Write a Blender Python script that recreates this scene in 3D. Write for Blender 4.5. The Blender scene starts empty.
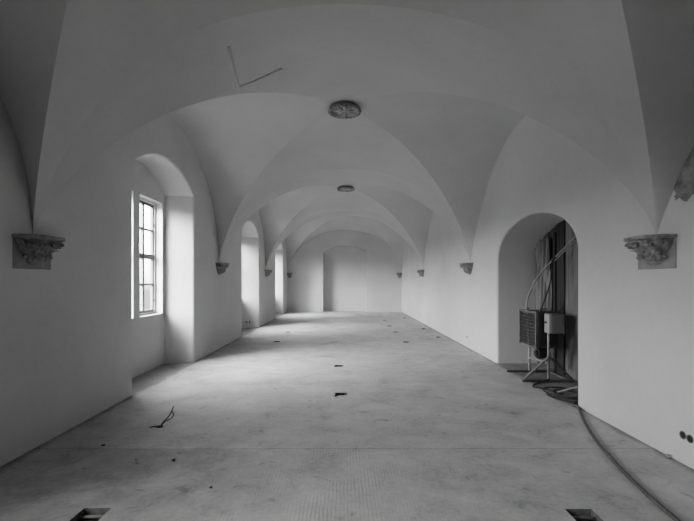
import bpy, bmesh, math, random
from mathutils import Vector, Matrix
random.seed(7)
PI = math.pi
C = bpy.context.scene.collection

# ------------------------------------------------------------------ dimensions (metres)
F = 408.0; CX = 344.5; CY = 281.0; H = 1.63        # camera constants (694 x 521 frame)
A = 3.02                                            # half width of the hall
L = 5.85                                            # bay length
Y1 = 3.95                                           # first pair of corbels in view
YEND = Y1 + 3 * L                                   # end wall
YBACK = Y1 - 2 * L
ZS = 2.06                                           # springing
RISE = 2.50                                         # boss / wall arch rise
DROP = 0.25                                         # cross ridge below boss

def fl(px, py):                                     # point on the floor under a pixel of the photo
    s = (py - CY) / H
    return ((px - CX) / s, F / s)

# ------------------------------------------------------------------ materials
def new_mat(name):
    m = bpy.data.materials.new(name); m.use_nodes = True
    nt = m.node_tree
    return m, nt, nt.nodes['Principled BSDF']

def g(v): return (v, v, v, 1)

def simple(name, v, rough=0.6, metal=0.0, noise=0.0, scale=20, bump=0.0):
    m, nt, b = new_mat(name)
    b.inputs['Roughness'].default_value = rough
    b.inputs['Metallic'].default_value = metal
    b.inputs['Base Color'].default_value = g(v)
    if noise or bump:
        tc = nt.nodes.new('ShaderNodeTexCoord')
        n = nt.nodes.new('ShaderNodeTexNoise'); n.inputs['Scale'].default_value = scale; n.inputs['Detail'].default_value = 6
        nt.links.new(tc.outputs['Object'], n.inputs['Vector'])
        if noise:
            r = nt.nodes.new('ShaderNodeValToRGB')
            r.color_ramp.elements[0].position = .3; r.color_ramp.elements[1].position = .7
            r.color_ramp.elements[0].color = g(max(0, v * (1 - noise))); r.color_ramp.elements[1].color = g(min(1, v * (1 + noise)))
            nt.links.new(n.outputs['Fac'], r.inputs['Fac']); nt.links.new(r.outputs['Color'], b.inputs['Base Color'])
        if bump:
            bp = nt.nodes.new('ShaderNodeBump'); bp.inputs['Strength'].default_value = bump; bp.inputs['Distance'].default_value = .02
            nt.links.new(n.outputs['Fac'], bp.inputs['Height']); nt.links.new(bp.outputs['Normal'], b.inputs['Normal'])
    return m

def plaster_mat(name, lo, hi):
    m, nt, b = new_mat(name)
    b.inputs['Roughness'].default_value = .9
    b.inputs['Specular IOR Level'].default_value = .15
    N = nt.nodes; Lk = nt.links
    tc = N.new('ShaderNodeTexCoord')
    n1 = N.new('ShaderNodeTexNoise'); n1.inputs['Scale'].default_value = .9; n1.inputs['Detail'].default_value = 5
    n2 = N.new('ShaderNodeTexNoise'); n2.inputs['Scale'].default_value = 14; n2.inputs['Detail'].default_value = 6
    Lk.new(tc.outputs['Object'], n1.inputs['Vector']); Lk.new(tc.outputs['Object'], n2.inputs['Vector'])
    mx = N.new('ShaderNodeMath'); mx.operation = 'MULTIPLY_ADD'; mx.inputs[1].default_value = .25
    Lk.new(n2.outputs['Fac'], mx.inputs[0])
    m2 = N.new('ShaderNodeMath'); m2.operation = 'MULTIPLY'; m2.inputs[1].default_value = .75
    Lk.new(n1.outputs['Fac'], m2.inputs[0]); Lk.new(m2.outputs[0], mx.inputs[2])
    r = N.new('ShaderNodeValToRGB')
    r.color_ramp.elements[0].position = .35; r.color_ramp.elements[0].color = g(lo)
    r.color_ramp.elements[1].position = .65; r.color_ramp.elements[1].color = g(hi)
    Lk.new(mx.outputs[0], r.inputs['Fac']); Lk.new(r.outputs['Color'], b.inputs['Base Color'])
    n3 = N.new('ShaderNodeTexNoise'); n3.inputs['Scale'].default_value = 3.5; n3.inputs['Detail'].default_value = 4
    Lk.new(tc.outputs['Object'], n3.inputs['Vector'])
    bp = N.new('ShaderNodeBump'); bp.inputs['Strength'].default_value = .25; bp.inputs['Distance'].default_value = .03
    Lk.new(n3.outputs['Fac'], bp.inputs['Height']); Lk.new(bp.outputs['Normal'], b.inputs['Normal'])
    return m

def floor_mat():
    m, nt, b = new_mat('concrete_screed')
    b.inputs['Roughness'].default_value = .62
    b.inputs['Specular IOR Level'].default_value = .3
    N = nt.nodes; Lk = nt.links
    def math_(op, a=None, bb=None, c=None):
        n = N.new('ShaderNodeMath'); n.operation = op
        for i, v in enumerate((a, bb, c)):
            if v is None: continue
            if isinstance(v, (int, float)): n.inputs[i].default_value = v
            else: Lk.new(v, n.inputs[i])
        return n.outputs[0]
    tc = N.new('ShaderNodeTexCoord'); P = tc.outputs['Object']
    sep = N.new('ShaderNodeSeparateXYZ'); Lk.new(P, sep.inputs[0])
    def noise(scale, detail=6, rough=.55, dist=0, vec=P):
        n = N.new('ShaderNodeTexNoise'); n.inputs['Scale'].default_value = scale; n.inputs['Detail'].default_value = detail
        n.inputs['Roughness'].default_value = rough; n.inputs['Distortion'].default_value = dist
        Lk.new(vec, n.inputs['Vector']); return n.outputs['Fac']
    big = noise(.55, 5, .6, .8); mid = noise(2.2, 8, .65, .4); fine = noise(22, 8, .8)
    mp = N.new('ShaderNodeMapping'); mp.inputs['Scale'].default_value = (.9, 1.4, 1); Lk.new(P, mp.inputs['Vector'])
    sweep = noise(1.6, 7, .62, 1.5, mp.outputs[0])
    v = math_('MULTIPLY', big, .26)
    v = math_('MULTIPLY_ADD', mid, .28, v)
    v = math_('MULTIPLY_ADD', sweep, .22, v)
    v = math_('MULTIPLY_ADD', fine, .30, v)
    r = N.new('ShaderNodeValToRGB')
    e = r.color_ramp.elements
    e[0].position = .40; e[0].color = g(.22); e[1].position = .61; e[1].color = g(.54)
    k = e.new(.49); k.color = g(.40)
    Lk.new(v, r.inputs['Fac'])
    # ribbed screed, only in front of the joint line
    wv = N.new('ShaderNodeTexWave'); wv.wave_type = 'BANDS'; wv.bands_direction = 'X'
    wv.inputs['Scale'].default_value = 11; wv.inputs['Distortion'].default_value = 2.2; wv.inputs['Detail'].default_value = 2
    wv.inputs['Detail Scale'].default_value = .7
    Lk.new(P, wv.inputs['Vector'])
    front = math_('LESS_THAN', sep.outputs[1], 3.955)
    ax = math_('ABSOLUTE', math_('ADD', sep.outputs[0], -.1))
    cen = math_('SUBTRACT', 1.0, math_('MULTIPLY', ax, .55)); cen = math_('MAXIMUM', cen, 0.0)
    pm = N.new('ShaderNodeMapRange'); pm.inputs[1].default_value = .42; pm.inputs[2].default_value = .6
    Lk.new(noise(2.4, 5), pm.inputs[0]); pat = pm.outputs[0]
    rib = math_('MULTIPLY', math_('MULTIPLY', front, cen), pat)
    ribv = math_('MULTIPLY', math_('MULTIPLY', math_('SUBTRACT', wv.outputs['Fac'], .5), rib), .16)
    # darker damp slab in front of the joint, at the left
    dm = N.new('ShaderNodeMapRange'); dm.interpolation_type = 'SMOOTHSTEP'; dm.inputs[1].default_value = .40; dm.inputs[2].default_value = .58
    Lk.new(noise(.9, 6, .6, .6), dm.inputs[0])
    damp = math_('MULTIPLY', front, dm.outputs[0])
    lft = N.new('ShaderNodeMapRange'); lft.inputs[1].default_value = .4; lft.inputs[2].default_value = -1.8
    lft.inputs[3].default_value = .0; lft.inputs[4].default_value = .32
    Lk.new(sep.outputs[0], lft.inputs[0])
    dampv = math_('MULTIPLY', damp, lft.outputs[0])
    fac = math_('SUBTRACT', math_('ADD', 1.0, ribv), dampv)
    so_ = N.new('ShaderNodeMapRange'); so_.interpolation_type = 'SMOOTHSTEP'; so_.inputs[1].default_value = .62; so_.inputs[2].default_value = .74
    Lk.new(noise(5.5, 3, .5, .8), so_.inputs[0])
    fac = math_('SUBTRACT', fac, math_('MULTIPLY', so_.outputs[0], .30))
    # hairline joint
    jl = math_('LESS_THAN', math_('ABSOLUTE', math_('ADD', math_('SUBTRACT', sep.outputs[1], 3.965), math_('MULTIPLY', math_('SUBTRACT', mid, .5), .05))), .006)
    fac = math_('SUBTRACT', fac, math_('MULTIPLY', jl, .38))
    # dirt along the walls
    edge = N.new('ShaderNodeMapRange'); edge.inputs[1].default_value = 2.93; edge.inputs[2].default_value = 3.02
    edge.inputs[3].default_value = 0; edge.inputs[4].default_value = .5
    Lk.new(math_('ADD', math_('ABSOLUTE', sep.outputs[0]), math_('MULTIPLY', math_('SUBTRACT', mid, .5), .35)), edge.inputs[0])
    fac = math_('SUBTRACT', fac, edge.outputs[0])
    mix = N.new('ShaderNodeMix'); mix.data_type = 'RGBA'; mix.blend_type = 'MULTIPLY'; mix.inputs[0].default_value = 1
    cmb = N.new('ShaderNodeCombineColor')
    for i in range(3): Lk.new(fac, cmb.inputs[i])
    Lk.new(r.outputs['Color'], mix.inputs[6]); Lk.new(cmb.outputs[0], mix.inputs[7])
    Lk.new(mix.outputs[2], b.inputs['Base Color'])
    bp = N.new('ShaderNodeBump'); bp.inputs['Strength'].default_value = .35; bp.inputs['Distance'].default_value = .02
    hgt = math_('ADD', math_('MULTIPLY_ADD', fine, .35, mid), math_('MULTIPLY', ribv, 1.2))
    Lk.new(hgt, bp.inputs['Height']); Lk.new(bp.outputs['Normal'], b.inputs['Normal'])
    return m

def wood_mat(name, lo, hi):
    m, nt, b = new_mat(name); N = nt.nodes; Lk = nt.links
    b.inputs['Roughness'].default_value = .8
    tc = N.new('ShaderNodeTexCoord'); mp = N.new('ShaderNodeMapping'); mp.inputs['Scale'].default_value = (9, 9, .8)
    Lk.new(tc.outputs['Object'], mp.inputs['Vector'])
    n = N.new('ShaderNodeTexNoise'); n.inputs['Scale'].default_value = 2.5; n.inputs['Detail'].default_value = 7
    Lk.new(mp.outputs[0], n.inputs['Vector'])
    r = N.new('ShaderNodeValToRGB'); r.color_ramp.elements[0].position = .3; r.color_ramp.elements[1].position = .7
    r.color_ramp.elements[0].color = g(lo); r.color_ramp.elements[1].color = g(hi)
    Lk.new(n.outputs['Fac'], r.inputs['Fac']); Lk.new(r.outputs['Color'], b.inputs['Base Color'])
    return m

def pane_mat():
    m = bpy.data.materials.new('window_glass'); m.use_nodes = True
    nt = m.node_tree; nt.nodes.clear()
    o = nt.nodes.new('ShaderNodeOutputMaterial'); mx = nt.nodes.new('ShaderNodeMixShader')
    t = nt.nodes.new('ShaderNodeBsdfTransparent'); t.inputs[0].default_value = g(.93)
    gl = nt.nodes.new('ShaderNodeBsdfGlossy'); gl.inputs['Roughness'].default_value = .05
    fr = nt.nodes.new('ShaderNodeFresnel'); fr.inputs[0].default_value = 1.3
    nt.links.new(fr.outputs[0], mx.inputs[0]); nt.links.new(t.outputs[0], mx.inputs[1]); nt.links.new(gl.outputs[0], mx.inputs[2])
    nt.links.new(mx.outputs[0], o.inputs[0])
    return m

def sheet_mat():
    m, nt, b = new_mat('hanging_plastic')
    b.inputs['Base Color'].default_value = g(.13); b.inputs['Roughness'].default_value = .4
    return m

M = dict(
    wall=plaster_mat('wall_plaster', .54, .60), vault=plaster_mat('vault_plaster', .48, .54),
    floor=floor_mat(), stone=simple('carved_stone', .26, .85, noise=.35, scale=16, bump=.6),
    plate=simple('corbel_plate_stone', .27, .9, noise=.15, scale=12, bump=.2),
    wood=wood_mat('dark_boards', .035, .10), wood2=wood_mat('brown_boards', .10, .19), woodd=wood_mat('black_boards', .015, .05),
    white=simple('white_paint', .72, .5), sash=simple('dark_sash', .09, .5), bar=simple('grey_glazing_bar', .12, .5),
    pane=pane_mat(), black=simple('black_enamel', .02, .45), dark=simple('dark_grey_enamel', .05, .5, noise=.2, scale=8),
    grey=simple('grey_enamel', .17, .5, noise=.15, scale=6), lgrey=simple('light_grey_enamel', .33, .45),
    tube=simple('scuffed_tube', .26, .4, metal=.3, noise=.25, scale=14), tubed=simple('dark_tube', .09, .5, noise=.2, scale=14), hose=simple('pale_pipe', .27, .5),
    gdark=simple('worn_dark_enamel', .10, .5, noise=.3, scale=9),
    rosette=simple('pale_carved_stone', .40, .85, noise=.2, scale=20, bump=.3), rubber=simple('black_rubber', .035, .6), cable=simple('dusty_cable', .085, .8, noise=.3, scale=40), pit=simple('floor_box_steel', .12, .6, noise=.4, scale=25),
    rubble=simple('exposed_masonry', .24, .95, noise=.4, scale=9, bump=.7), chip=simple('broken_plaster', .34, .9, noise=.3, scale=30, bump=.5),
    socket=simple('socket_plastic', .02, .5), rim=simple('socket_rim', .10, .5), sheet=sheet_mat(),
    ground=simple('outside_ground', .10, .9, noise=.3, scale=.5),
)

# ------------------------------------------------------------------ object helpers
def obj(name, bm, mat, parent=None, smooth=False, recalc=True):
    me = bpy.data.meshes.new(name)
    if recalc: bmesh.ops.recalc_face_normals(bm, faces=bm.faces)
    bm.to_mesh(me); bm.free()
    me.materials.append(mat)
    if smooth:
        me.polygons.foreach_set('use_smooth', [True] * len(me.polygons))
    o = bpy.data.objects.new(name, me); C.objects.link(o)
    if parent is not None: o.parent = parent
    return o

def tag(o, label, cat, group=None, kind=None):
    o['label'] = label; o['category'] = cat
    if group: o['group'] = group
    if kind: o['kind'] = kind
    return o

def struct(o, label=None, cat=None):
    o['kind'] = 'structure'
    if label: o['label'] = label
    if cat: o['category'] = cat
    return o

def empty(name, loc=(0, 0, 0), rz=0):
    o = bpy.data.objects.new(name, None); C.objects.link(o); o.location = loc; o.rotation_euler = (0, 0, rz); o.empty_display_size = .1
    return o

def copy_tree(o, parent=None):
    c = o.copy(); C.objects.link(c)
    if parent is not None: c.parent = parent
    for ch in list(o.children): copy_tree(ch, c)
    return c

def box(bm, x0, x1, y0, y1, z0, z1, bev=0.0):
    vs = [bm.verts.new(p) for p in ((x0,y0,z0),(x1,y0,z0),(x1,y1,z0),(x0,y1,z0),(x0,y0,z1),(x1,y0,z1),(x1,y1,z1),(x0,y1,z1))]
    fs = [bm.faces.new([vs[i] for i in q]) for q in ((0,3,2,1),(4,5,6,7),(0,1,5,4),(1,2,6,5),(2,3,7,6),(3,0,4,7))]
    if bev:
        es = list({e for f in fs for e in f.edges})
        bmesh.ops.bevel(bm, geom=es, offset=bev, segments=2, affect='EDGES', profile=.5)

def tube(bm, pts, r, n=10, closed_ends=True, rfun=None):
    pts = [Vector(p) for p in pts]
    rings = []; up = None
    for i, p in enumerate(pts):
        t = (pts[min(i + 1, len(pts) - 1)] - pts[max(i - 1, 0)]).normalized()
        if up is None:
            up = t.cross(Vector((0, 0, 1)))
            if up.length < .05: up = t.cross(Vector((1, 0, 0)))
            up.normalize()
        else:
            up = (up - t * up.dot(t)).normalized()
        w = t.cross(up)
        rr = r if rfun is None else rfun(i / (len(pts) - 1))
        rings.append([bm.verts.new(p + (up * math.cos(2 * PI * k / n) + w * math.sin(2 * PI * k / n)) * rr) for k in range(n)])
    for a, b in zip(rings, rings[1:]):
        for k in range(n):
            bm.faces.new((a[k], a[(k + 1) % n], b[(k + 1) % n], b[k]))
    if closed_ends:
        bm.faces.new(rings[0][::-1]); bm.faces.new(rings[-1])

def spline(ctrl, per=8):                       # Catmull-Rom
    P = [Vector(p) for p in ctrl]; P = [P[0] * 2 - P[1]] + P + [P[-1] * 2 - P[-2]]
    out = []
    for i in range(1, len(P) - 2):
        for k in range(per):
            t = k / per; a, b, c, d = P[i - 1:i + 3]
            out.append(.5 * ((2 * b) + (c - a) * t + (2 * a - 5 * b + 4 * c - d) * t * t + (3 * b - a - 3 * c + d) * t ** 3))
    out.append(P[-2]); return out

def disc_prism(bm, c, axis, r, h, n=24, r2=None):    # cylinder from c along axis
    tube(bm, [Vector(c), Vector(c) + Vector(axis) * h], r, n, True, (lambda t: r + ((r2 if r2 is not None else r) - r) * t))

# ------------------------------------------------------------------ vault
def vault_h(u, v):
    """height above springing; u across, v along, both -1..1 in a bay"""
    au, av = abs(u), abs(v)
    P = .72
    if av >= au:
        return (RISE - DROP * (v * v - u * u)) * max(0, 1 - u * u) ** (P - .2 * (v * v - u * u))
    w = (u * u - v * v) / max(1e-9, 1 - v * v)
    drop, pw = (.03, .5) if u < 0 else (.18, .88)
    return (RISE - drop * w * u * u) * max(0, 1 - v * v) ** (P + (pw - P) * w)

def vault_z(x, y, yc):
    return ZS + vault_h(max(-1, min(1, x / A)), max(-1, min(1, (y - yc) / (L / 2))))

def build_vault():
    bm = bmesh.new()
    NS, NT = 44, 48
    for b in range(-2, 3):
        yc = Y1 + L * (b + .5)
        for side in range(4):
            grid = []
            for i in range(NS + 1):
                s = math.sin(i / NS * PI / 2)
                row = []
                for j in range(NT + 1):
                    t = math.sin((j / NT * 2 - 1) * PI / 2)
                    if side == 0: u, v = t * s, s
                    elif side == 1: u, v = t * s, -s
                    elif side == 2: u, v = s, t * s
                    else: u, v = -s, t * s
                    z = ZS + vault_h(u, v)
                    row.append(bm.verts.new((u * A, yc + v * L / 2, z)))
                grid.append(row)
            for i in range(NS):
                for j in range(NT):
                    q = [grid[i][j], grid[i][j + 1], grid[i + 1][j + 1], grid[i + 1][j]]
                    if i == 0: q = [grid[0][0], grid[1][j + 1], grid[1][j]]
                    bm.faces.new(q)
    bmesh.ops.delete(bm, geom=[v for v in bm.verts if not v.link_faces], context='VERTS')
    for f in bm.faces:
        f.normal_update()
        if f.normal.z > 0: f.normal_flip()
    o = obj('ceiling', bm, M['vault'], smooth=True, recalc=False)
    return struct(o)
build_vault()

# ------------------------------------------------------------------ walls with arched niches
def arch_outline(y0, y1, zs, rise, kind, n=28, z0=0.0):
    """from (y0,z0) up over the arch to (y1,z0)"""
    c = (y0 + y1) / 2; w = (y1 - y0) / 2; pts = [(y0, z0)]
    for i in range(n + 1):
        if kind == 'ellipse':
            a = PI * (1 - i / n); y = c + w * math.cos(a); z = zs + rise * math.sin(a)
        else:
            R = (w * w + rise * rise) / (2 * rise); a0 = math.asin(w / R); a = -a0 + 2 * a0 * i / n
            y = c + R * math.sin(a); z = zs + rise - R + R * math.cos(a)
        pts.append((y, z))
    pts.append((y1, z0)); return pts

def side_wall(name, sx, niches, y0, y1, top=4.9):
    """niches: dict(y0,y1,zs,rise,kind,depth,splay,holes=[(ya,yb,za,zb)], hole_depth)"""
    bm = bmesh.new(); CH = .028
    def V(x, y, z): return bm.verts.new((sx * x, y, z))
    cur = y0
    for nd in niches:
        nd_out = arch_outline(nd['y0'] - CH, nd['y1'] + CH, nd['zs'], nd['rise'] + CH, nd['kind'])
        o_in = arch_outline(nd['y0'], nd['y1'], nd['zs'], nd['rise'], nd['kind'])
        sp = nd.get('splay', 0)
        o_bk = arch_outline(nd['y0'] + sp, nd['y1'] - sp, nd['zs'], nd['rise'], nd['kind'])
        ya = nd['y0'] - CH; yb = nd['y1'] + CH
        bm.faces.new((V(A, cur, 0), V(A, ya, 0), V(A, ya, top), V(A, cur, top)))
        arc = nd_out[1:-1]
        for p, q in zip(arc, arc[1:]):
            bm.faces.new((V(A, p[0], p[1]), V(A, q[0], q[1]), V(A, q[0], top), V(A, p[0], top)))
        D = A + nd['depth']
        m1 = [((1 - k) * a[0] + k * b[0], (1 - k) * a[1] + k * b[1]) for a, b, k in ((p, q, .32) for p, q in zip(nd_out, o_in))]
        rows = [[V(A, *p) for p in nd_out], [V(A + CH * .32 , *[(.68 * a + .32 * b) if False else c for a, b, c in zip(p, q, ((.45*p[0]+.55*q[0]), (.45*p[1]+.55*q[1])))]) for p, q in zip(nd_out, o_in)],
                [V(A + CH, *p) for p in o_in], [V(D, *p) for p in o_bk]]
        for ra, rb in zip(rows, rows[1:]):
            for i in range(len(ra) - 1):
                bm.faces.new((ra[i], ra[i + 1], rb[i + 1], rb[i]))
        # back of the niche, in columns cut by the holes
        hs = nd.get('holes', [])
        by0, by1 = nd['y0'] + sp, nd['y1'] - sp
        if not nd.get('open'):
            cuts = sorted({round(p[0], 6) for p in o_bk} | {h[0] for h in hs} | {h[1] for h in hs})
            def ztop(y):
                for p, q in zip(o_bk[1:-1], o_bk[2:-1]):
                    if p[0] - 1e-6 <= y <= q[0] + 1e-6: return p[1] + (q[1] - p[1]) * (y - p[0]) / max(1e-9, q[0] - p[0])
                return nd['zs']
            for a, b in zip(cuts, cuts[1:]):
                if b - a < 1e-5: continue
                mid = (a + b) / 2; h = next((h for h in hs if h[0] < mid < h[1]), None)
                za, zb = ztop(a), ztop(b)
                if h is None: bm.faces.new((V(D, a, 0), V(D, b, 0), V(D, b, zb), V(D, a, za)))
                else:
                    bm.faces.new((V(D, a, 0), V(D, b, 0), V(D, b, h[2]), V(D, a, h[2])))
                    bm.faces.new((V(D, a, h[3]), V(D, b, h[3]), V(D, b, zb), V(D, a, za)))
            for (a, b, za, zb) in hs:
                E = D + nd['hole_depth']
                ring = [(a, za), (b, za), (b, zb), (a, zb)]
                for i in range(4):
                    p, q = ring[i], ring[(i + 1) % 4]
                    bm.faces.new((V(D, *p), V(D, *q), V(E, *q), V(E, *p)))
        cur = yb
    bm.faces.new((V(A, cur, 0), V(A, y1, 0), V(A, y1, top), V(A, cur, top)))
    bmesh.ops.remove_doubles(bm, verts=bm.verts, dist=1e-5)
    return struct(obj(name, bm, M['wall']))

WIN_Z0, WIN_Z1 = 1.0, 3.14
NICHES = []
for yc, hw, sp, zs in ((.86, 1.155, .14, 3.32), (7.005, 1.185, .14, 3.32), (13.21, 1.195, .28, 3.16), (18.97, 1.10, .18, 3.16)):
    g_ = .07 if sp < .2 else .02
    g1 = .15 if sp < .2 else .02
    holes = [(yc - .88 - g1, yc - g1, WIN_Z0, WIN_Z1), (yc + g_, yc + .88 + g_, WIN_Z0, WIN_Z1)][:1 if yc < 2 else 2]
    if zs < 3.2: holes = [(a, b, c, WIN_Z1 - .10) for a, b, c, d in holes]
    NICHES.append(dict(y0=yc - hw, y1=yc + hw, zs=zs, rise=.38, kind='seg', depth=.53, splay=sp, holes=holes, hole_depth=.23, yc=yc))
side_wall('wall_left', -1, NICHES, YBACK, YEND)
side_wall('wall_right', 1, [dict(y0=5.30, y1=8.08, zs=2.03, rise=.68, kind='ellipse', depth=.86, splay=0, open=False)], YBACK, YEND)

def end_wall():
    bm = bmesh.new(); X0, X1 = -1.13, 1.14; D = .60; top = 4.9
    out = arch_outline(X0, X1, 3.23, .30, 'seg')
    V = lambda x, y, z: bm.verts.new((x, y, z))
    bm.faces.new((V(-A, YEND, 0), V(X0, YEND, 0), V(X0, YEND, top), V(-A, YEND, top)))
    bm.faces.new((V(X1, YEND, 0), V(A, YEND, 0), V(A, YEND, top), V(X1, YEND, top)))
    arc = out[1:-1]
    for p, q in zip(arc, arc[1:]):
        bm.faces.new((V(p[0], YEND, p[1]), V(q[0], YEND, q[1]), V(q[0], YEND, top), V(p[0], YEND, top)))
        bm.faces.new((V(p[0], YEND + D, 0), V(q[0], YEND + D, 0), V(q[0], YEND + D, q[1]), V(p[0], YEND + D, p[1])))
    for p, q in zip(out, out[1:]):
        bm.faces.new((V(p[0], YEND, p[1]), V(q[0], YEND, q[1]), V(q[0], YEND + D, q[1]), V(p[0], YEND + D, p[1])))
    bmesh.ops.remove_doubles(bm, verts=bm.verts, dist=1e-5)
    struct(obj('wall_far', bm, M['wall']))
    bm = bmesh.new(); box(bm, -A, A, YBACK - .1, YBACK, 0, 4.9); struct(obj('wall_back', bm, M['wall']))
end_wall()

# ------------------------------------------------------------------ floor with cut-outs for the floor boxes
BOX = []      # (x0,x1,y0,y1,depth)
def add_box_at(px, py, w=.18, d=.20, depth=.03):
    x, y = fl(px, py); BOX.append((x - w / 2, x + w / 2, y - d / 2, y + d / 2, depth))
BOX.append((-1.87, -1.676, 2.66, 2.93, .09))
BOX.append((1.576, 1.762, 2.65, 2.917, .09))
for px, py in ((341, 394.5), (339, 366), (277, 341.5), (288, 332), (406.5, 342), (396, 332), (389.5, 326), (385, 320.3), (380, 316)):
    add_box_at(px, py)
for px, py in ((439.6, 337.5), (424.5, 329), (405, 318)):
    add_box_at(px, py, .16, .42, .03)

def floor():
    bm = bmesh.new()
    xs = sorted({-4.0, 4.1, -3.02, 3.02} | {v for b in BOX for v in b[:2]})
    ys = sorted({YBACK - .2, YEND + 1.0} | {v for b in BOX for v in b[2:4]})
    vs = {}
    def V(i, j):
        if (i, j) not in vs: vs[i, j] = bm.verts.new((xs[i], ys[j], 0))
        return vs[i, j]
    for i in range(len(xs) - 1):
        for j in range(len(ys) - 1):
            mx, my = (xs[i] + xs[i + 1]) / 2, (ys[j] + ys[j + 1]) / 2
            if any(b[0] < mx < b[1] and b[2] < my < b[3] for b in BOX): continue
            f = bm.faces.new((V(i, j), V(i + 1, j), V(i + 1, j + 1), V(i, j + 1)))
    for f in bm.faces:
        f.normal_update()
        if f.normal.z < 0: f.normal_flip()
    struct(obj('floor', bm, M['floor'], recalc=False))
floor()

BOX_LABELS = [
    'open floor box pit with conduits at the dim front left of the floor',
    'open floor box pit with conduits beside the long cable in front',
    'shallow floor box recess on the middle line, nearer of the two there',
    'shallow floor box recess on the middle line, farther of the two there',
    'small floor recess out from the wall between first and second window niches',
    'small floor recess straight out from the second window niche',
    'floor recess in the right-hand row, closest of that row to the heater niche',
    'floor recess in the right-hand row, second one counting from the heater',
    'floor recess in the right-hand row, third one counting from the heater',
    'floor recess in the right-hand row, fourth one counting from the heater',
    'floor recess in the right-hand row, last one before the end wall',
    'long floor recess hard against right wall, closest to the heater niche',
    'long floor recess hard against right wall, middle of its row',
    'long floor recess hard against right wall, last before the end wall',
]
for b, lab in zip(BOX, BOX_LABELS):
    cx, cy = (b[0] + b[1]) / 2, (b[2] + b[3]) / 2
    w, d, dep = (b[1] - b[0]) / 2, (b[3] - b[2]) / 2, b[4]
    t = empty('floor_box', (cx, cy, -dep))
    bm = bmesh.new()
    v = lambda x, y, z: bm.verts.new((x, y, z))
    lo = [v(-w, -d, 0), v(w, -d, 0), v(w, d, 0), v(-w, d, 0)]; hi = [v(-w, -d, dep), v(w, -d, dep), v(w, d, dep), v(-w, d, dep)]
    bm.faces.new(lo)
    for i in range(4): bm.faces.new((lo[i], lo[(i + 1) % 4], hi[(i + 1) % 4], hi[i]))
    deep = dep > .08
    obj('tray', bm, M['pit'] if deep else M['floor'], t)
    if deep:
        for k, (yy, zz) in enumerate(((d - .045, .05), (d - .09, .035), (-.02, .04))):
            bm = bmesh.new(); tube(bm, [(-w, yy, zz), (w * .3, yy + .004, zz + .004), (w, yy - .01, zz)], .011, 8)
            obj('conduit', bm, M['grey'] if k == 0 else M['cable'], t, True)
    else:
        bm = bmesh.new(); box(bm, -w, w * .6, d - .016, d, 0, dep - .004); box(bm, -w, -w + .02, -d * .2, d - .016, 0, dep - .004)  # black L strips imitate the shade at the recess's far and left edges
        obj('recess_shade', bm, M['black'], t)
    tag(t, lab, 'floor box', 'recessed boxes in the concrete floor')

# ------------------------------------------------------------------ windows
def make_window(name, yc, w, sill, top, X=-(A + .53)):
    """one casement window in the left wall; local origin at sill centre; x>0 into the room"""
    t = empty(name, (X, yc, sill)); t['kind'] = 'structure'
    h = top - sill; hw = w / 2; xb = -.16      # sash plane
    bm = bmesh.new(); f = .04
    for (y0, y1, z0, z1) in ((-hw, -hw + f, 0, h), (hw - f, hw, 0, h), (-hw + f, hw - f, 0, f), (-hw + f, hw - f, h - f, h)):
        box(bm, xb - .06, xb + .03, y0, y1, z0, z1, .004)
    obj('window_frame', bm, M['white'], t)
    bm = bmesh.new(); s = .035; a = hw - f
    for (y0, y1, z0, z1) in ((-a, -a + s, f, h - f), (a - s, a, f, h - f), (-a + s, a - s, f, f + s + .01), (-a + s, a - s, h - f - s - .01, h - f)):
        box(bm, xb - .045, xb + .005, y0, y1, z0, z1, .004)
    mid = h / 2 + .02
    box(bm, xb - .05, xb + .015, -a + s, a - s, mid - .045, mid + .045, .005)
    so = obj('sash', bm, M['sash'], t)
    bm = bmesh.new()
    box(bm, xb - .04, xb + .008, -.034, .034, f + s, h - f - s)
    for z in ((f + mid) / 2, (mid + h - f) / 2):
        box(bm, xb - .035, xb + .003, -a + s, a - s, z - .019, z + .019)
    obj('glazing_bar', bm, M['bar'], so)
    bm = bmesh.new(); v = [bm.verts.new(p) for p in ((xb - .02, -a, f), (xb - .02, a, f), (xb - .02, a, h - f), (xb - .02, -a, h - f))]
    bm.faces.new(v); obj('pane', bm, M['pane'], so)
    for z in (.22, h * .78):                    # hinges
        bm = bmesh.new(); box(bm, xb + .005, xb + .03, a - .012, a + .012, z, z + .07, .003); obj('hinge', bm, M['bar'], so)
    return t
k = 0
wproto = {}
for nd in NICHES:
    for hi_, (a, b, z0, z1) in enumerate(nd['holes']):
        k += 1
        if hi_ not in wproto:
            wproto[hi_] = make_window('window_%d' % k, (a + b) / 2, b - a, z0, z1)
        else:
            c = copy_tree(wproto[hi_]); c.name = 'window_%d' % k; c.location = (-(A + .53), (a + b) / 2, z0); c.scale = (1, 1, (z1 - z0) / (WIN_Z1 - WIN_Z0))
    # sky portal in front of each opening
    for (a, b, z0, z1) in nd['holes']:
        ld = bpy.data.lights.new('sky_portal', 'AREA'); ld.shape = 'RECTANGLE'; ld.size = z1 - z0; ld.size_y = b - a
        ld.cycles.is_portal = True
        lo = bpy.data.objects.new('sky_portal', ld); C.objects.link(lo)
        lo.location = (-(A + .53 + .25), (a + b) / 2, (z0 + z1) / 2); lo.rotation_euler = (0, -PI / 2, 0)

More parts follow.
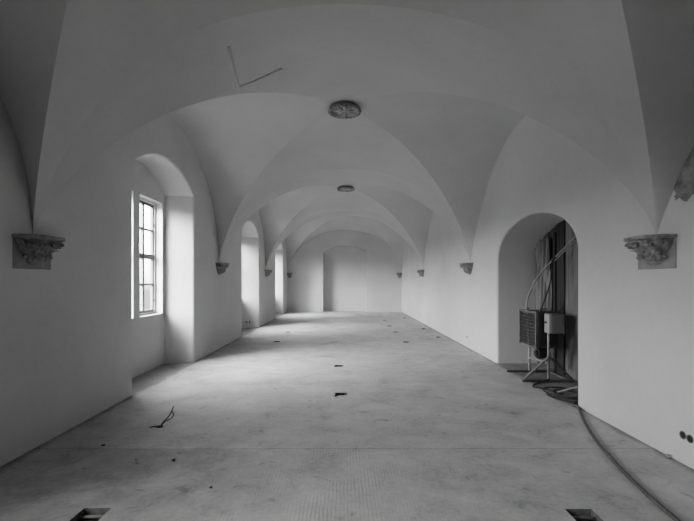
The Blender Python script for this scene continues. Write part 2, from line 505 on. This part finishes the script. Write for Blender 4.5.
# ------------------------------------------------------------------ corbels
def leaf(bm, base, out, up_h, width, curl, side):
    """a curled acanthus-like leaf: strip with thickness going up and curling outwards"""
    n = 9; rows = []
    for i in range(n):
        t = i / (n - 1)
        w = width * (math.sin(PI * min(1, .18 + .78 * t)) ** .7) * (1 if t < .95 else .5) * (1 + .18 * math.sin(t * 18))
        ang = t * curl
        r = base[0] + out * (t ** 1.6) ; z = base[1] + up_h * math.sin(min(ang, 2.2) / max(curl, .01) * PI / 2 * 1.15)
        rows.append((r, z, w))
    vs = []
    for r, z, w in rows:
        c = Vector((math.sin(side), math.cos(side), 0)); s = Vector((math.cos(side), -math.sin(side), 0))
        vs.append([bm.verts.new(c * (r + dr) + s * (w * q) + Vector((0, 0, z))) for q, dr in ((-1, -.012), (-.5, .012), (0, .0), (.5, .012), (1, -.012))])
    back = [[bm.verts.new(v.co - Vector((math.sin(side), math.cos(side), 0)) * .03) for v in row] for row in vs]
    for R in (vs, back):
        for a, b in zip(R, R[1:]):
            for k in range(4): bm.faces.new((a[k], a[k + 1], b[k + 1], b[k]))
    for k in range(4):
        bm.faces.new((vs[0][k], vs[0][k + 1], back[0][k + 1], back[0][k])); bm.faces.new((vs[-1][k], vs[-1][k + 1], back[-1][k + 1], back[-1][k]))
    for a, b, c, d in zip(vs, vs[1:], back, back[1:]):
        bm.faces.new((a[0], b[0], d[0], c[0])); bm.faces.new((a[4], b[4], d[4], c[4]))

def make_corbel(plate):
    """local: wall at y=0, sticks out to +y; top at z=0 (=springing)"""
    t = empty('vault_corbel')
    # abacus: half octagon slab with a hollow under edge
    bm = bmesh.new()
    def ring(r, z, sx=1.0, n=12):
        out = []
        for i in range(n + 1):
            a = -PI / 2 + PI * i / n
            sq = 1 / max(abs(math.cos(a)) ** 6 + abs(math.sin(a)) ** 6, 1e-9) ** (1 / 6)
            out.append(bm.verts.new((math.sin(a) * r * sx * min(sq, 1.12), max(0, math.cos(a) * r * .92 * min(sq, 1.12)), z)))
        return out
    def loft(prof, cap=True):
        R = [ring(r, z) for r, z in prof]
        for a, b in zip(R, R[1:]):
            for i in range(len(a) - 1): bm.faces.new((a[i], a[i + 1], b[i + 1], b[i]))
        bm.faces.new(R[0]); bm.faces.new(R[-1])
    loft([(.245, .0), (.25, -.008), (.25, -.026), (.238, -.034), (.22, -.04)])
    obj('abacus', bm, M['stone'], t)
    bm = bmesh.new()
    def ring(r, z, sx=1.0, n=16):
        return [bm.verts.new((math.sin(-PI / 2 + PI * i / n) * r, max(0, math.cos(-PI / 2 + PI * i / n) * r * .9), z)) for i in range(n + 1)]
    loft([(.225, -.038), (.205, -.08), (.17, -.14), (.12, -.19), (.095, -.215), (.10, -.235), (.07, -.262), (.03, -.275)])
    obj('bell', bm, M['stone'], t, True)
    # foliage
    rnd = random.Random(3 if plate else 5)
    bm = bmesh.new()
    for j, a in enumerate((-1.25, -.62, 0, .62, 1.25)):
        leaf(bm, (.085, -.235), .15 + rnd.uniform(-.01, .02), .175, .066, 1.6, a)
    for j, a in enumerate((-.95, -.32, .32, .95)):
        leaf(bm, (.11, -.24), .105, .11, .05, 1.6, a)
    for a in (-1.2, -.6, 0, .6, 1.2):                       # rolled leaf tips / volutes
        c = Vector((math.sin(a) * .222, math.cos(a) * .21, -.085)); s = Vector((math.cos(a), -math.sin(a), 0))
        pts = [c + Vector((math.sin(a), math.cos(a), 0)) * (math.cos(q) * (.034 - q * .0035)) + Vector((0, 0, math.sin(q) * (.034 - q * .0035))) for q in [i * .55 for i in range(14)]]
        tube(bm, pts, .012, 6); tube(bm, [c - s * .035, c + s * .035], .016, 7)
    for i in range(9):                                       # berries and drooping leaf tips
        a = -1.3 + 2.6 * i / 8; c = (math.sin(a) * .15, math.cos(a) * .14, -.20 + .03 * (i % 2))
        bmesh.ops.create_icosphere(bm, subdivisions=1, radius=.022, matrix=Matrix.Translation(c))
    obj('foliage', bm, M['stone'], t)
    if plate:
        bm = bmesh.new(); box(bm, -.24, .24, 0, .008, -.315, -.03, .003); obj('back_plate', bm, M['plate'], t)
    return t

def place(t, sx, y, z=ZS):
    t.location = (sx * A, y, z); t.rotation_euler = (0, 0, PI / 2 if sx > 0 else -PI / 2)

big = make_corbel(True); place(big, -1, Y1)
tag(big, 'carved stone corbel on a square plate, nearest one on the window wall', 'corbel', 'carved vault corbels')
c = copy_tree(big); place(c, 1, Y1); c['label'] = 'carved stone corbel on a square plate, on the wall right of the heater niche'
sm = make_corbel(False); place(sm, -1, Y1 + L)
tag(sm, 'carved corbel without plate between the first and second window niches', 'corbel', 'carved vault corbels')
for sx, i, lab in ((1, 1, 'carved corbel without plate on right wall, first one beyond the heater niche'),
                   (-1, 2, 'small distant corbel on the window wall between second and third niches'),
                   (1, 2, 'small distant corbel on right wall, second one beyond the heater niche')):
    c = copy_tree(sm); place(c, sx, Y1 + L * i); c['label'] = lab
for sx, lab in ((-1, 'tiny corbel in the far corner on the window side'), (1, 'tiny corbel in the far corner opposite the windows')):
    c = copy_tree(sm); c.location = (sx * (A - .13), YEND, ZS); c.rotation_euler = (0, 0, PI); c['label'] = lab; c.scale = (.62, .8, 1)

# ------------------------------------------------------------------ vault bosses
def make_boss():
    t = empty('vault_boss')
    bm = bmesh.new(); prof = [(.20, .0), (.235, -.004), (.262, -.03), (.275, -.06), (.262, -.085), (.235, -.09), (.215, -.075), (.205, -.055), (.12, -.045), (0.001, -.045)]
    n = 40; R = []
    for r, z in prof: R.append([bm.verts.new((math.cos(2 * PI * i / n) * r, math.sin(2 * PI * i / n) * r, z)) for i in range(n)])
    for a, b in zip(R, R[1:]):
        for i in range(n): bm.faces.new((a[i], a[(i + 1) % n], b[(i + 1) % n], b[i]))
    bm.faces.new(R[0])
    bmesh.ops.remove_doubles(bm, verts=R[-1], dist=.002)
    obj('rim', bm, M['stone'], t, True)
    bm = bmesh.new()
    for i in range(22):
        a = 2 * PI * i / 22; p = Vector((math.cos(a) * .25, math.sin(a) * .25, -.075))
        m = Matrix.Translation(p) @ Matrix.Rotation(a, 4, 'Z') @ Matrix.Diagonal((1.0, .75, .8, 1))
        bmesh.ops.create_icosphere(bm, subdivisions=1, radius=.036, matrix=m)
    obj('leaf_wreath', bm, M['stone'], t)
    bm = bmesh.new()
    for i in range(8):
        a = 2 * PI * i / 8; pts = []
        for q in range(6):
            s = q / 5; pts.append((math.cos(a) * (.03 + .14 * s), math.sin(a) * (.03 + .14 * s), -.048 - .010 * math.sin(s * PI)))
        tube(bm, pts, .02, 6, True, lambda s: .008 + .016 * math.sin(PI * min(1, s * .9 + .08)))
    bmesh.ops.create_icosphere(bm, subdivisions=2, radius=.04, matrix=Matrix.Translation((0, 0, -.055)) @ Matrix.Diagonal((1, 1, .6, 1)))
    obj('rosette', bm, M['rosette'], t, True)
    return t
bo = make_boss(); bo.location = (0, Y1 + L / 2, ZS + RISE - .004)
tag(bo, 'round carved stone boss with leaf wreath at the nearest vault crown', 'vault boss', 'vault bosses')
c = copy_tree(bo); c.location = (.04, Y1 + 1.5 * L, ZS + RISE - .004); c['label'] = 'round carved stone boss at the second vault crown, looking smaller'

# ------------------------------------------------------------------ plaster ridge on the nearest vault
def on_vault(px, py):
    d = Vector(((px - CX) / F, 1, (CY - py) / F)); yc = Y1 + L / 2
    y = Y1
    while y < Y1 + L:
        p = Vector((0, 0, H)) + d * y
        if p.z >= vault_z(p.x, p.y, yc): return p
        y += .004
    return p
def strip(name, pix, w, lab):
    pts = []
    for (a, b) in zip(pix, pix[1:]):
        for i in range(8): pts.append(on_vault(a[0] + (b[0] - a[0]) * i / 8, a[1] + (b[1] - a[1]) * i / 8))
    pts.append(on_vault(*pix[-1]))
    bm = bmesh.new()
    tube(bm, [p + Vector((0, 0, .004)) for p in pts], w, 6)
    o = obj(name, bm, M['vault'], smooth=True); o['kind'] = 'structure'
strip('trim_1', [(228, 46), (233, 68), (238, 87), (252, 82), (282, 68)], .024, '')

# ------------------------------------------------------------------ exposed masonry patch by the nearest right corbel
def masonry():
    bm = bmesh.new(); yc = Y1 - L / 2
    rnd = random.Random(11); N_, K = 40, 26; rows = []
    for i in range(N_ + 1):
        y = 3.72 - 1.9 * i / N_
        zb = 2.355 + .03 * math.sin(i * 1.7) + rnd.uniform(-.012, .012)
        zt = max(vault_z(A, y, yc) + .02, zb + .03)
        rows.append([bm.verts.new((A - .003 - rnd.uniform(0, .009), y + rnd.uniform(-.01, .01), zb + (zt - zb) * k / K)) for k in range(K + 1)])
    for a, b in zip(rows, rows[1:]):
        for k in range(K): bm.faces.new((a[k], a[k + 1], b[k + 1], b[k]))
    o = obj('exposed_masonry', bm, M['rubble'])
    o['kind'] = 'structure'
masonry()

# ------------------------------------------------------------------ board partition in the heater niche
t = empty('board_partition', (A + .80, 6.69, 0))
tag(t, 'dark upright timber boards closing the arched niche behind the heater', 'partition')
def arch_z(y): 
    u = (y - 6.69) / 1.39; return 2.03 + .68 * math.sqrt(max(0, 1 - u * u))
edges = [5.31, 5.60, 5.89, 6.18, 6.47, 6.75, 7.04, 7.34, 7.59, 7.83, 8.065]
for i, (a, b) in enumerate(zip(edges, edges[1:])):
    bm = bmesh.new(); x0 = -.0 + (.02 if i % 2 else 0); n = 6
    a2, b2 = a + .006, b - .006
    front = []; back = []
    for X, Lst in ((x0 - .03, front), (x0 + .02, back)):
        Lst += [bm.verts.new((X, a2 - 6.69, .0)), bm.verts.new((X, b2 - 6.69, .0))]
        for q in range(n + 1):
            y = b2 + (a2 - b2) * q / n; Lst.append(bm.verts.new((X, y - 6.69, arch_z(y) - .004)))
    bm.faces.new(front); bm.faces.new(back[::-1])
    for q in range(len(front)): bm.faces.new((front[q], front[(q + 1) % len(front)], back[(q + 1) % len(front)], back[q]))
    obj('board', bm, M[('wood2', 'wood', 'wood2', 'wood', 'wood2', 'wood2', 'woodd', 'wood', 'wood', 'wood')[i]], t)
bm = bmesh.new(); box(bm, -.06, -.03, .60, .67, .0, 2.5, .004); obj('batten', bm, M['woodd'], t)

# hanging plastic sheet
bm = bmesh.new(); NY, NZ = 60, 24; rows = []
for j in range(NZ + 1):
    z = .86 + (2.42 - .86) * j / NZ
    row = []
    for i in range(NY + 1):
        s = i / NY; y = 7.40 + (.58) * s * (1 - .12 * (1 - j / NZ))
        zz = min(z, arch_z(y) - .03)
        dx = .028 * math.sin(s * 30 + 1.2 * math.sin(j * .22)) + .015 * math.sin(s * 53 + j * .15)
        row.append(bm.verts.new((A + .715 + dx - .02 * (1 - j / NZ), y, zz)))
    rows.append(row)
for a, b in zip(rows, rows[1:]):
    for i in range(NY): bm.faces.new((a[i], a[i + 1], b[i + 1], b[i]))
tag(obj('plastic_sheet', bm, M['sheet'], smooth=True), 'creased grey sheet hanging in folds against the boards behind the heater', 'sheet')

# ------------------------------------------------------------------ heater on its stand
hx, hy = 3.30, 6.80
t = empty('fan_heater', (hx + .075, hy + .2, 0))
tag(t, 'dark box-shaped fan heater with louvred front on a tubular stand in the niche', 'heater')
loc = lambda x, y, z: (x - hx, y - hy, z)
bm = bmesh.new(); box(bm, 3.09 - hx, 3.42 - hx, 6.46 - hy, 7.09 - hy, .53, 1.12, .012); hous = obj('housing', bm, M['dark'], t)
bm = bmesh.new()
for (y0, y1, z0, z1) in ((6.45, 6.49, .52, 1.13), (7.06, 7.10, .52, 1.13), (6.49, 7.06, .52, .555), (6.49, 7.06, 1.095, 1.13)):
    box(bm, 3.045 - hx, 3.09 - hx, y0 - hy, y1 - hy, z0, z1, .004)
gr = obj('grille', bm, M['gdark'], t)
for i in range(9):
    bm = bmesh.new(); z = .575 + i * .056
    v = [bm.verts.new(p) for p in (loc(3.052, 6.49, z), loc(3.052, 7.06, z), loc(3.088, 7.06, z + .034), loc(3.088, 6.49, z + .034), loc(3.052, 6.49, z + .006), loc(3.052, 7.06, z + .006), loc(3.088, 7.06, z + .040), loc(3.088, 6.49, z + .040))]
    for q in ((0,1,2,3),(4,5,6,7),(0,1,5,4),(2,3,7,6),(0,3,7,4),(1,2,6,5)): bm.faces.new([v[k] for k in q])
    obj('louvre', bm, M['dark'], gr)
bm = bmesh.new(); box(bm, 3.048 - hx, 3.06 - hx, 6.735 - hy, 6.75 - hy, .555, 1.095); obj('divider_bar', bm, M['gdark'], gr)
bm = bmesh.new(); box(bm, 3.125 - hx, 3.40 - hx, 6.449 - hy, 6.458 - hy, .58, 1.07, .003); obj('side_panel', bm, M['black'], t)
# control box
bm = bmesh.new(); box(bm, 3.16 - hx, 3.395 - hx, 6.22 - hy, 6.40 - hy, .797, 1.11, .008); cb = obj('control_box', bm, M['grey'], t)
bm = bmesh.new(); box(bm, 3.18 - hx, 3.375 - hx, 6.213 - hy, 6.22 - hy, .815, 1.09, .003); obj('box_cover', bm, M['grey'], cb)
bm = bmesh.new()
disc_prism(bm, loc(3.15, 6.32, .97), (-1, 0, 0), .018, .02, 14)
obj('switch', bm, M['black'], cb)
bm = bmesh.new(); box(bm, 3.15 - hx, 3.16 - hx, 6.235 - hy, 6.385 - hy, .81, 1.095, .003); obj('side_plate', bm, M['lgrey'], cb)
# stand
def pipe(name, pts, r, mat, parent=t, n=10):
    bm = bmesh.new(); tube(bm, [loc(*p) for p in pts], r, n); return obj(name, bm, M[mat], parent, False)
pipe('base_tube', [(2.80, 6.38, .022), (3.62, 6.38, .022)], .022, 'tubed')
pipe('base_tube', [(2.835, 7.10, .022), (3.62, 7.10, .022)], .022, 'tubed')
pipe('upright', [(3.235, 6.42, .02), (3.235, 6.42, .81)], .02, 'tube')
pipe('upright', [(3.21, 7.05, .04), (3.21, 7.05, .54)], .022, 'tube')
pipe('brace', [(2.82, 6.38, .045), (3.23, 6.41, .40)], .022, 'tube')
pipe('brace', [(3.60, 6.39, .045), (3.25, 6.42, .40)], .018, 'tubed')
pipe('cross_bar', [(3.21, 7.05, .27), (3.235, 6.42, .30)], .018, 'tube')
pipe('cross_bar', [(3.55, 6.39, .025), (3.55, 7.09, .025)], .018, 'tubed')
bm = bmesh.new(); disc_prism(bm, loc(3.16, 6.66, .42), (1, 0, 0), .095, .18, 22); disc_prism(bm, loc(3.13, 6.66, .42), (1, 0, 0), .05, .03, 16)
box(bm, 3.22 - hx, 3.28 - hx, 6.63 - hy, 6.69 - hy, .5, .54); obj('fan_motor', bm, M['black'], t)
bm = bmesh.new()
for z0 in (6.62,):
    tube(bm, [loc(3.2, z0, 1.12), loc(3.2, z0, 1.165), loc(3.3, z0, 1.165), loc(3.3, z0, 1.12)], .009, 8)
obj('handle', bm, M['black'], t)
# pale bent pipe rising to the boards
low = spline([(3.10, 6.90, 1.11), (3.092, 6.9, 1.20), (3.12, 6.89, 1.38), (3.215, 6.85, 1.62), (3.345, 6.80, 1.83), (3.475, 6.74, 1.99)], 8)
bm = bmesh.new(); tube(bm, [loc(*p) for p in low], .016, 10); pp = obj('riser_pipe', bm, M['hose'], t, True)
bm = bmesh.new(); tube(bm, [loc(3.45, 6.755, 1.965), loc(3.51, 6.72, 2.04)], .03, 12); obj('coupling', bm, M['dark'], pp)
bm = bmesh.new(); tube(bm, [loc(3.475, 6.74, 2.0), loc(3.70, 6.48, 2.345)], .016, 8); obj('upper_pipe', bm, M['hose'], pp)
bm = bmesh.new(); tube(bm, [loc(3.485, 6.73, 1.965), loc(3.705, 6.48, 2.30)], .011, 8); obj('upper_pipe', bm, M['hose'], pp)
bm = bmesh.new(); tube(bm, [loc(3.10, 6.90, 1.11), loc(3.10, 6.90, 1.17)], .032, 12); obj('outlet_collar', bm, M['grey'], pp)

def cable(name, ctrl, r, mat, label, cat='cable', group=None, per=8, n=8):
    bm = bmesh.new(); tube(bm, spline(ctrl, per), r, n)
    return tag(obj(name, bm, M[mat], smooth=True), label, cat, group)
# cables hanging from the pipe behind the heater
cable('hanging_cable', [(3.56, 6.97, 1.98), (3.54, 7.03, 1.6), (3.47, 7.08, 1.3), (3.42, 7.10, 1.135)], .011, 'rubber', 'black cable hanging from the pale pipe down to the heater top')
cable('hanging_cable', [(3.66, 6.84, 2.13), (3.67, 6.82, 1.6), (3.58, 6.68, 1.25), (3.42, 6.54, 1.118)], .009, 'cable', 'grey cable dropping from the pale pipe to the control box')

# floor cables
flex = [fl(523, 383) + (.012,), fl(533, 387) + (.012,), fl(545, 389.5) + (.012,), fl(556, 393) + (.012,), fl(563, 395) + (.014,)]
coil = []
cxx, cyy = 3.11, 5.73
for i in range(57):
    a = 2.4 + i * .33; r = .20 + .05 * math.sin(i * .21) + .02 * math.cos(i * .47)
    coil.append((cxx + math.cos(a) * r * 1.0, cyy + math.sin(a) * r * 1.35, .016 + i * .0011))
cable('power_cable', [(3.30, 6.55, .055), (3.1, 6.50, .012)] + flex[1:] , .011, 'rubber', 'thin black power cable lying from the heater stand to the cable coil')
cable('coiled_cable', coil, .010, 'rubber', 'loose coil of black cable on the floor at the niche edge', per=3)
cable('upright_rod', [(3.03, 5.80, .045), (3.13, 5.72, .11), (3.32, 5.55, .22)], .014, 'tube', 'short pale rod leaning out of the cable coil', 'rod')
lc = [(578.5, 409), (584, 422), (592, 436), (605, 453), (630, 480), (655, 503.5), (676, 522)]
pts = [fl(*p) + (.016,) for p in lc]
pts = [(3.2, 5.55, .03), (2.99, 5.33, .018)] + pts[0:] + [(2.15, 2.2, .016), (1.9, 1.2, .016), (1.95, .2, .016)]
cable('floor_cable', pts, .016, 'cable', 'long thick dusty cable running along the floor beside right wall')

# wire stub sticking out of the floor
x, y = fl(160, 427)
bm = bmesh.new()
tube(bm, spline([(0, 0, 0), (.03, .02, .05), (.075, .04, .10), (.105, .05, .15), (.13, .05, .215)], 6), .006, 6)
tube(bm, spline([(.0, 0, 0), (.05, .02, .055), (.115, .03, .09), (.13, .05, .13), (.105, .05, .16)], 6), .0055, 6)
tube(bm, spline([(0, 0, .01), (-.05, -.01, .012), (-.10, -.03, .006)], 6), .006, 6)
bmesh.ops.create_icosphere(bm, subdivisions=2, radius=.03, matrix=Matrix.Translation((0, 0, .004)) @ Matrix.Diagonal((1.3, 1, .5, 1)))
o = obj('wire_stub', bm, M['rubber'], smooth=True); o.location = (x, y, 0)
tag(o, 'twisted black wire end poking up from the floor near the window wall', 'wire')

# ------------------------------------------------------------------ sockets
def make_socket():
    t = empty('socket_box'); bm = bmesh.new(); n = 20
    prof = [(.036, .0), (.036, .004), (.029, .004), (.028, .001)]
    R = [[bm.verts.new((math.cos(2 * PI * i / n) * r, h, math.sin(2 * PI * i / n) * r)) for i in range(n)] for r, h in prof]
    for a, b in zip(R, R[1:]):
        for i in range(n): bm.faces.new((a[i], a[(i + 1) % n], b[(i + 1) % n], b[i]))
    obj('rim', bm, M['rim'], t)
    bm = bmesh.new(); disc_prism(bm, (0, .0005, 0), (0, 1, 0), .029, .001, 20); box(bm, -.012, .012, .0015, .003, -.004, .004); obj('cup', bm, M['socket'], t)
    return t
so = make_socket(); so.location = (A, 3.64, .255); so.rotation_euler = (0, 0, PI / 2)
tag(so, 'empty round black socket box low on near right wall, inner one of the pair', 'socket', 'empty wall sockets')
for locn, rz, lab in (((A, 3.565, .25), PI / 2, 'empty round black socket box low on near right wall, at picture edge'),
                      ((A, 10.06, .25), PI / 2, 'single round socket hole low on right wall beyond the heater niche'),
                      ((A, 16.2, .26), PI / 2, 'single tiny socket hole low on right wall near the end wall'),
                      ((-3.41, 14.195, .2), PI, 'socket on the lit jamb of the second window niche, the one nearer the window'),
                      ((-3.32, 14.245, .2), PI, 'socket on the lit jamb of the second window niche, the one nearer the room')):
    c = copy_tree(so); c.location = locn; c.rotation_euler = (0, 0, rz); c['label'] = lab

# ------------------------------------------------------------------ crumbs of plaster
def crumb(px, py, s, mat, label, seed):
    x, y = fl(px, py); rnd = random.Random(seed); bm = bmesh.new()
    bmesh.ops.create_icosphere(bm, subdivisions=2, radius=s)
    for v in bm.verts: v.co *= rnd.uniform(.7, 1.25); v.co.z *= .55
    mz = min(v.co.z for v in bm.verts)
    for v in bm.verts: v.co.z -= mz
    o = obj('plaster_chunk', bm, M[mat]); o.location = (x, y, -.001)
    tag(o, label, 'rubble', 'crumbs of plaster on the floor')
crumb(668, 457.5, .028, 'chip', 'broken plaster lump at the foot of near right wall', 1)
crumb(173.5, 461, .016, 'rubber', 'dark crumb on the floor in front of the wire stub', 2)
crumb(211, 488, .012, 'cable', 'small crumb on dim floor right of the front floor pit', 3)
crumb(103, 446, .016, 'cable', 'small crumb on the joint line near the window wall', 4)

# ------------------------------------------------------------------ outside ground + sky
bm = bmesh.new()
v = [bm.verts.new(p) for p in ((-60, -40, -3.5), (-4.2, -40, -3.5), (-4.2, 60, -3.5), (-60, 60, -3.5))]
bm.faces.new(v); struct(obj('ground', bm, M['ground']))

w = bpy.data.worlds.new('overcast_sky'); bpy.context.scene.world = w; w.use_nodes = True
nt = w.node_tree; bg = nt.nodes['Background']
tc = nt.nodes.new('ShaderNodeTexCoord'); sp = nt.nodes.new('ShaderNodeSeparateXYZ'); nt.links.new(tc.outputs['Generated'], sp.inputs[0])
r = nt.nodes.new('ShaderNodeValToRGB'); e = r.color_ramp.elements
e[0].position = 0; e[0].color = g(.03); e[1].position = 1; e[1].color = g(1.0)
k = e.new(.49); k.color = g(.05); k = e.new(.53); k.color = g(.62); k = e.new(.75); k.color = g(1.0)
mr = nt.nodes.new('ShaderNodeMath'); mr.operation = 'MULTIPLY_ADD'; mr.inputs[1].default_value = .5; mr.inputs[2].default_value = .5
nt.links.new(sp.outputs[2], mr.inputs[0]); nt.links.new(mr.outputs[0], r.inputs['Fac']); nt.links.new(r.outputs['Color'], bg.inputs['Color'])
# directional sky glow, added so more light reaches the far niche jambs
dp = nt.nodes.new('ShaderNodeVectorMath'); dp.operation = 'DOT_PRODUCT'; dp.inputs[1].default_value = Vector((-.72, -.62, .30)).normalized()
nt.links.new(tc.outputs['Generated'], dp.inputs[0])
def wm(op, a, b):
    n = nt.nodes.new('ShaderNodeMath'); n.operation = op
    for q, v_ in enumerate((a, b)):
        if isinstance(v_, (int, float)): n.inputs[q].default_value = v_
        else: nt.links.new(v_, n.inputs[q])
    return n.outputs[0]
glow = wm('POWER', wm('MAXIMUM', dp.outputs['Value'], 0.0), 4.0)
up = wm('GREATER_THAN', sp.outputs[2], 0.0)
nt.links.new(wm('MULTIPLY', wm('ADD', wm('MULTIPLY', wm('MULTIPLY', glow, 3.5), up), .7), 58.0), bg.inputs['Strength'])

# ------------------------------------------------------------------ camera
cd = bpy.data.cameras.new('camera'); cam = bpy.data.objects.new('camera', cd); C.objects.link(cam)
cam.location = (0, 0, H); cam.rotation_euler = (PI / 2, 0, 0)
cd.sensor_fit = 'HORIZONTAL'; cd.sensor_width = 36; cd.lens = F / 694 * 36
cd.shift_x = (347 - CX) / 694; cd.shift_y = (CY - 260.5) / 694
cd.clip_start = .05; cd.clip_end = 200
sc = bpy.context.scene; sc.camera = cam
sc.view_settings.view_transform = 'Filmic'; sc.view_settings.look = 'Medium High Contrast'
sc.view_settings.exposure = -1.05; sc.view_settings.gamma = 1.0
sc.cycles.max_bounces = 14; sc.cycles.diffuse_bounces = 10; sc.cycles.transparent_max_bounces = 8
sc.cycles.use_denoising = True; sc.cycles.sample_clamp_indirect = 6
